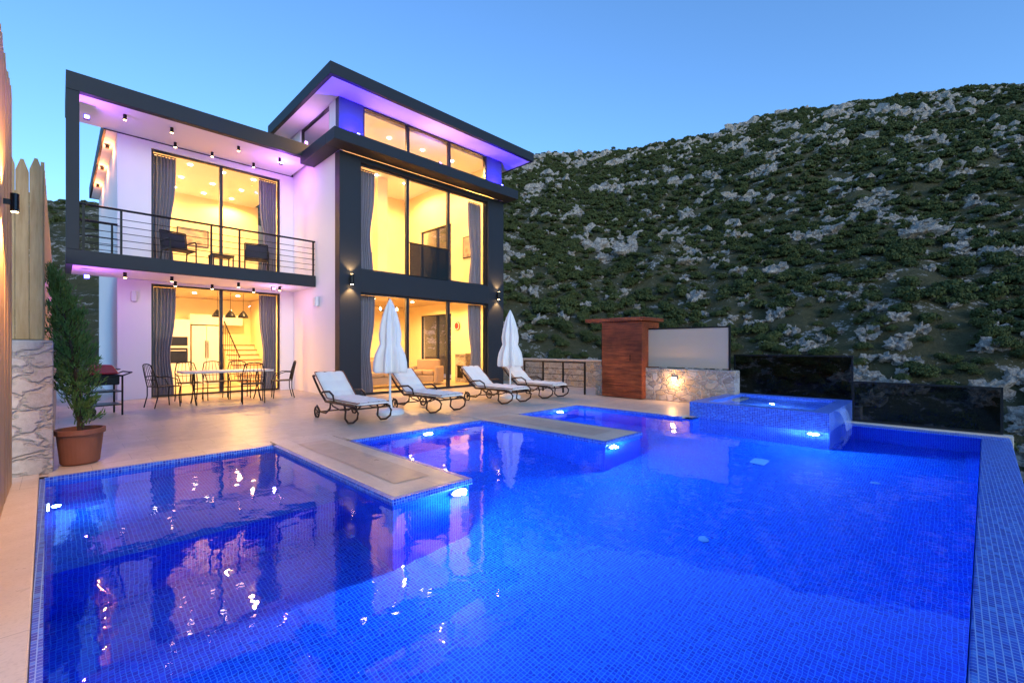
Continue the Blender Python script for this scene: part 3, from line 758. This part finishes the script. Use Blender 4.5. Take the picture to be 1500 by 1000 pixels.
m.ob('trunk',TRUNK,tr)
V=[];F=[]
for k_ in range(9000):
    p0,p1,p2=BR[k_%len(BR)]; s_=random.random()**.7
    q=np.array(p0)*(1-s_)**2+2*np.array(p1)*s_*(1-s_)+np.array(p2)*s_**2
    p=q+np.random.normal(size=3)*.017; dd=np.array(p2)-np.array(p0); dd/=np.linalg.norm(dd)
    d_=dd*.8+np.array([0,0,.6])+np.random.normal(size=3)*.35; d_/=np.linalg.norm(d_); w0=np.cross(d_,np.random.normal(size=3)); w0/=np.linalg.norm(w0)
    l=random.uniform(.025,.06); w_=.0065; b=len(V); V+=[p-w0*w_,p+w0*w_,p+d_*l+w0*w_*.3,p+d_*l-w0*w_*.3]; F.append((b,b+1,b+2,b+3))
o=npmesh('crown',V,F,CYP); o.parent=tr

# ------------------------------------------------------------------ right side walls
M().box(10.3,10.62,3.4,7.0,0,.78).ob('stone_wall',STONE,bevel=.02,label='low rubble stone wall lit by a warm lamp',category='wall')
t=thing('canvas_screen','beige canvas privacy screen above the stone wall','screen',(10.46,3.55,.78))
M().box(-.02,.02,.03,3.3,.03,.95).ob('panel',SCREEN,t)
M().box(-.03,.03,0,.028,0,1.0).box(-.03,.03,3.302,3.33,0,1.0).box(-.028,.028,.03,3.3,.952,.985).ob('frame',IRON,t)
t=thing('wall_sconce','warm brick light set against the stone wall','wall light',(10.3,4.75,.55),-math.pi/2,'stone wall lamps')
M().box(-.06,.06,-.05,0,-.04,.04).ob('housing',PLASTW,t,bevel=.01); M().box(-.05,.05,-.056,-.052,-.03,.03).ob('lens',GL_W,t)
light('POINT','bulb',(0,-.14,-.08),16,(1,.5,.18),t,shadow_soft_size=.03)
sh=thing('shower_cabin','red cedar outdoor shower cabin with a flat cap','shower cabin',(10.1,5.5,0))
m=M()
for i_ in range(13): m.box(0,.9,0,1.15,.02+i_*.148,.02+i_*.148+.14)
m.box(.01,.89,.01,1.14,.02,1.94)
m.ob('cladding',CEDAR,sh)
M().box(-.12,1.0,-.08,1.6,1.95,2.04).ob('roof',CEDAR,sh,bevel=.006)
M().tube([(-.04,.3,.95),(-.04,.3,1.1)],.01).ob('handle',STEEL,sh)
def glasspanel(x,y0,y1,z0,z1,lab):
    t=thing('windscreen',lab,'windscreen',(x,y0,z0)); w_=y1-y0;h=z1-z0
    M().quad((0,.03,.03),(0,w_-.03,.03),(0,w_-.03,h-.03),(0,.03,h-.03)).ob('pane',BLK,t)
    M().box(-.02,.02,0,.029,0,h).box(-.02,.02,w_-.029,w_,0,h).box(-.018,.018,.03,w_-.03,0,.029).box(-.018,.018,.03,w_-.03,h-.029,h).ob('frame',IRON,t)
glasspanel(10.9,1.42,3.62,.15,1.13,'black glass windscreen behind the hot tub')
glasspanel(9.86,-.5,1.3,0,.70,'black glass windscreen along the pool edge')
M().box(10.82,11.1,1.3,3.4,-3,.14).ob('stone_wall',STONE,label='stone base wall beneath the black windscreen',category='wall')
w1=M().box(12.2,12.5,6,14,0,.82).ob('stone_wall',STONE,label='low stone boundary wall with cream capping',category='wall')
M().box(12.15,12.55,5.95,14.05,.822,.88).ob('wall_cap',CREAMCAP,w1,bevel=.01)
t=thing('terrace_railing','black metal railing with horizontal bars at terrace edge','railing',(10.1,7.2,0))
m=M()
for y in (0,.75,1.5,2.25): m.box(-.02,.02,y-.02,y+.02,0,.86)
m.tube([(0,-.02,.87),(0,2.27,.87)],.022)
for k_ in range(4): m.tube([(0,0,.2+k_*.16),(0,2.25,.2+k_*.16)],.008,6)
m.ob('rail',IRON,t)

# ------------------------------------------------------------------ loungers
def lounger():
    t=thing('sun_lounger','dark metal sun lounger with cream cushion and piping','sun lounger',(3.42,6.95,0),0,'sun loungers beside the pool')
    m=M(); W=.6; BA=A(38)
    seat=[(0,.28),(.15,.31),(.6,.32),(1.2,.31)]; back=[(1.2,.31),(1.45,.46),(1.68,.65),(1.79,.75)]
    for x in (.0,W):
        m.tube([(x,y,z) for y,z in seat],.022); m.tube([(x,y,z) for y,z in back],.02)
        m.tube([(x,.02,.28),(x,-.05,.22),(x,-.02,.13),(x,.12,.05),(x,.3,.02),(x,.42,.08),(x,.4,.2),(x,.45,.31)],.018)
        m.tube([(x,1.0,.31),(x,1.02,.2),(x,1.2,.1),(x,1.45,.1),(x,1.6,.2)],.018)
        m.tube([(x,.85,.31),(x,.9,.44),(x,1.05,.5),(x,1.3,.48),(x,1.42,.44)],.018)
        m.tube([(x,.1,.31),(x,.3,.24),(x,.6,.21),(x,.9,.25),(x,1.0,.31)],.012)
    for y,z in ((.02,.28),(.45,.315),(1.2,.31)): m.tube([(0,y,z),(W,y,z)],.014)
    m.tube([(0,1.79,.75),(W,1.79,.75)],.018); m.tube([(-.06,1.45,.1),(W+.06,1.45,.1)],.012)
    for k_ in range(6): m.tube([(0,.12+k_*.18,.315),(W,.12+k_*.18,.315)],.008,6)
    m.ob('frame',BRONZE,t,smooth=True)
    for x in (-.06,W+.06):
        mm=M(); mm.tube([(x,1.45+.1*math.cos(a),.1+.1*math.sin(a)) for a in [i_*math.pi/12 for i_ in range(24)]],.016,8,True)
        for a in range(4): mm.tube([(x,1.45-.09*math.cos(a*.785),.1-.09*math.sin(a*.785)),(x,1.45+.09*math.cos(a*.785),.1+.09*math.sin(a*.785))],.006,6)
        mm.ob('wheel',IRON,t,smooth=True)
    c=M(); nx=12; rows=[]
    def P(s):
        if s<1.15: return Vector((0,s,.34)),Vector((0,0,1))
        q=min(1,(s-1.15)/.1); ang=BA*q; R=.1/BA
        p=Vector((0,1.15+R*math.sin(ang),.34+R*(1-math.cos(ang))))
        if q<1: return p,Vector((0,-math.sin(ang),math.cos(ang)))
        return p+Vector((0,math.cos(ang),math.sin(ang)))*(s-1.25),Vector((0,-math.sin(ang),math.cos(ang)))
    ns=108; Ltot=1.95
    for i_ in range(ns+1):
        s=-.02+i_/ns*Ltot; p,n_=P(max(s,0)); 
        if s<0: p=p+Vector((0,s,0))
        ph=(s+.02)/Ltot*7; puff=abs(math.sin(math.pi*ph))**.4
        for j_ in range(nx+1):
            u=j_/nx; x=.02+u*(W-.04); ed=(max(0,1-(2*u-1)**8))**.5; tuft=abs(math.sin(math.pi*u*3))**.4
            hh=(.03+.042*(.35*puff+.25*tuft+.4*puff*tuft))*(.3+.7*ed); q=p+n_*hh; rows.append((x,q.y,q.z))
    c.v=rows[:]; base=len(rows)
    for i_ in range(ns+1):
        s=-.02+i_/ns*Ltot; p,n_=P(max(s,0))
        if s<0: p=p+Vector((0,s,0))
        for j_ in range(nx+1): c.v.append((.02+j_/nx*(W-.04),p.y,p.z))
    n1=nx+1
    for i_ in range(ns):
        for j_ in range(nx):
            a=i_*n1+j_; c.f.append((a,a+1,a+n1+1,a+n1)); c.f.append((base+a,base+a+n1,base+a+n1+1,base+a+1))
        for j_ in (0,nx):
            a=i_*n1+j_; c.f.append((a,a+n1,base+a+n1,base+a))
    for i_ in (0,ns):
        for j_ in range(nx): a=i_*n1+j_; c.f.append((a,a+1,base+a+1,base+a))
    c.ob('cushion',CUSH,t,smooth=True)
    pm=M()
    for x in (.018,W-.018):
        pm.tube([(x,*(P(max(0,-.02+i_/40*Ltot))[0]+P(max(0,-.02+i_/40*Ltot))[1]*.03)[1:]) for i_ in range(41)],.008,6)
    for s in (0.0,Ltot-.02):
        p,n_=P(s); q=p+n_*.035; pm.tube([(.018,q.y,q.z),(W-.018,q.y,q.z)],.009,6)
    pm.ob('piping',PIPE,t)
    return t
l1=lounger()
clone(l1,(5.1,6.98,0),.03); clone(l1,(7.05,7.0,0),0); clone(l1,(8.5,7.05,0),-.03)
def parasol(x,y):
    t=thing('parasol','closed cream parasol on a white round base','parasol',(x,y,0),0,'closed parasols')
    M().lathe(0,0,[(.27,0),(.27,.05),(.22,.09),(.05,.11),(.04,.2),(.03,.3)],32).ob('base',PLASTW,t)
    M().tube([(0,0,.1),(0,0,2.2)],.022,12).ob('pole',PLASTW,t)
    pr=[(.25,.8,.28),(.26,.84,.3),(.25,1.0,.32),(.23,1.15,.3),(.2,1.28,.2),(.18,1.36,.12),(.185,1.42,.16),(.18,1.55,.24),(.155,1.75,.24),(.115,1.95,.2),(.07,2.1,.15),(.03,2.2,.05),(.01,2.24,0)]
    M().lathe(0,0,pr,96,fn=8).ob('canopy',CANVAS,t,smooth=True)
    return t
p1=parasol(4.55,7.85); clone(p1,(8.12,8.1,0),.2)

# ------------------------------------------------------------------ chairs & table
def ironchair(loc,rz):
    t=thing('garden_chair','black wrought iron chair with curved back at the table','chair',loc,rz,'wrought iron dining chairs')
    m=M()
    for sx in (-.22,.22):
        m.tube([(sx,-.22,0),(sx,-.2,.25),(sx,-.22,.44)],.012); m.tube([(sx,.26,0),(sx,.2,.25),(sx,.2,.44),(sx,.25,.7),(sx*.8,.3,.9)],.012)
        m.tube([(sx,-.2,.44),(sx*1.15,-.15,.6),(sx*1.15,.05,.67),(sx,.23,.66)],.011)
    m.tube([(.176,.3,.9),(.1,.31,.93),(0,.31,.94),(-.1,.31,.93),(-.176,.3,.9)],.012)
    for k_ in range(-2,3): m.tube([(k_*.07,.2,.46),(k_*.085,.25,.7),(k_*.06,.3,.92)],.006,6)
    m.tube([(-.2,.24,.6),(.2,.24,.6)],.008,6)
    m.ob('frame',IRON,t,smooth=True)
    M().box(-.22,.22,-.22,.2,.435,.455).ob('seat',SLING,t,bevel=.008)
    return t
tb=thing('dining_table','long pale stone topped table on scrolled iron legs','table',(1.9,11.85,0))
M().box(0,1.8,0,.85,.71,.75).ob('top',TTOP,tb,bevel=.01)
m=M()
for x in (.25,1.55):
    for y,sg in ((.12,-1),(.73,1)):
        m.tube([(x,.42+sg*.05,.7),(x,.42+sg*.12,.5),(x,.42+sg*.05,.35),(x,.42+sg*.18,.12),(x,.42+sg*.3,.0)],.016)
m.tube([(.25,.42,.35),(1.55,.42,.35)],.012); m.ob('leg',IRON,tb,smooth=True)
c1=ironchair((1.6,12.25,0),math.pi/2+.3)
clone(c1,(4.05,12.35,0),-math.pi/2-.2); clone(c1,(2.2,13.05,0),0.1); clone(c1,(3.25,13.05,0),-.1); clone(c1,(2.75,13.1,0),.05); clone(c1,(3.2,11.7,0),math.pi-.2)
def armchair(loc,rz,label,grp):
    t=thing('armchair',label,'armchair',loc,rz,grp)
    m=M()
    for sx in (-.28,.28):
        m.tube([(sx,-.25,0),(sx,-.24,.6),(sx,-.2,.63),(sx,.2,.63),(sx,.26,.6)],.018); m.tube([(sx,.28,0),(sx,.22,.4),(sx,.3,.9)],.018)
        m.tube([(sx,-.24,.4),(sx,.22,.38)],.015)
    m.tube([(-.28,.3,.9),(.28,.3,.9)],.018); m.tube([(-.28,-.24,.4),(.28,-.24,.4)],.015)
    m.ob('frame',IRON,t)
    M().box(-.26,.26,-.24,.2,.39,.42).ob('seat',SLING,t,bevel=.012)
    b=M(); b.v=[(-.26,.21,.42),(.26,.21,.42),(.26,.29,.88),(-.26,.29,.88),(-.26,.25,.42),(.26,.25,.42),(.26,.33,.88),(-.26,.33,.88)]
    b.f=[(0,3,2,1),(4,5,6,7),(0,1,5,4),(1,2,6,5),(2,3,7,6),(3,0,4,7)]
    b.ob('backrest',SLING,t,bevel=.01)
    return t
a1=armchair((2.1,13.75,3.295),.25,'black wicker armchair on the balcony','balcony armchairs'); clone(a1,(3.85,13.75,3.295),-.25)
t=thing('side_table','low black wicker table between balcony chairs','side table',(3.0,13.7,3.295))
M().box(-.25,.25,-.25,.25,.36,.4).ob('top',SLING,t,bevel=.01); m=M()
for a in (-.22,.22):
    for b in (-.22,.22): m.box(a-.015,a+.015,b-.015,b+.015,0,.359)
m.ob('leg',SLING,t)
# barbecue cart
t=thing('barbecue_cart','black wheeled barbecue cart with red lid and lower shelves','barbecue',(.58,11.6,0),.15)
m=M()
for sx in (-.24,.24):
    m.tube([(sx,-.28,0 if sx>0 else .1),(sx,-.28,.75)],.016); m.tube([(sx,.28,0 if sx>0 else .1),(sx,.28,.75)],.016); m.tube([(sx,-.28,.75),(sx,.28,.75)],.016)
    m.tube([(sx,-.28,.45),(sx,.28,.45)],.012); m.tube([(sx,-.28,.2),(sx,.28,.2)],.012)
for sy in (-.28,.28): m.tube([(-.24,sy,.75),(.24,sy,.75)],.016); m.tube([(.24,sy,.75),(.38,sy,.81)],.013)
m.tube([(.38,-.28,.81),(.38,.28,.81)],.014)
m.ob('frame',IRON,t)
M().box(-.23,.23,-.27,.27,.19,.21).box(-.23,.23,-.27,.27,.44,.46).ob('shelf',IRON,t)
M().box(-.21,.21,-.25,.25,.58,.77).ob('firebox',IRON,t,bevel=.02)
m=M(); m.v=[(-.21,-.25,.78),(.21,-.25,.78),(.21,.25,.78),(-.21,.25,.78),(-.11,-.22,.96),(.11,-.22,.96),(.11,.22,.96),(-.11,.22,.96)]
m.f=[(0,3,2,1),(4,5,6,7),(0,1,5,4),(1,2,6,5),(2,3,7,6),(3,0,4,7)]; m.ob('lid',RED,t,bevel=.03)
M().tube([(.2,-.12,.86),(.24,-.12,.87),(.24,.12,.87),(.2,.12,.86)],.01).ob('handle',IRON,t)
for sy in (-.31,.31): M().tube([(-.24,sy-.015,.1),(-.24,sy+.015,.1)],.1,20).ob('wheel',IRON,t)

S.view_settings.view_transform='Standard'; S.view_settings.look='None'; S.view_settings.exposure=0
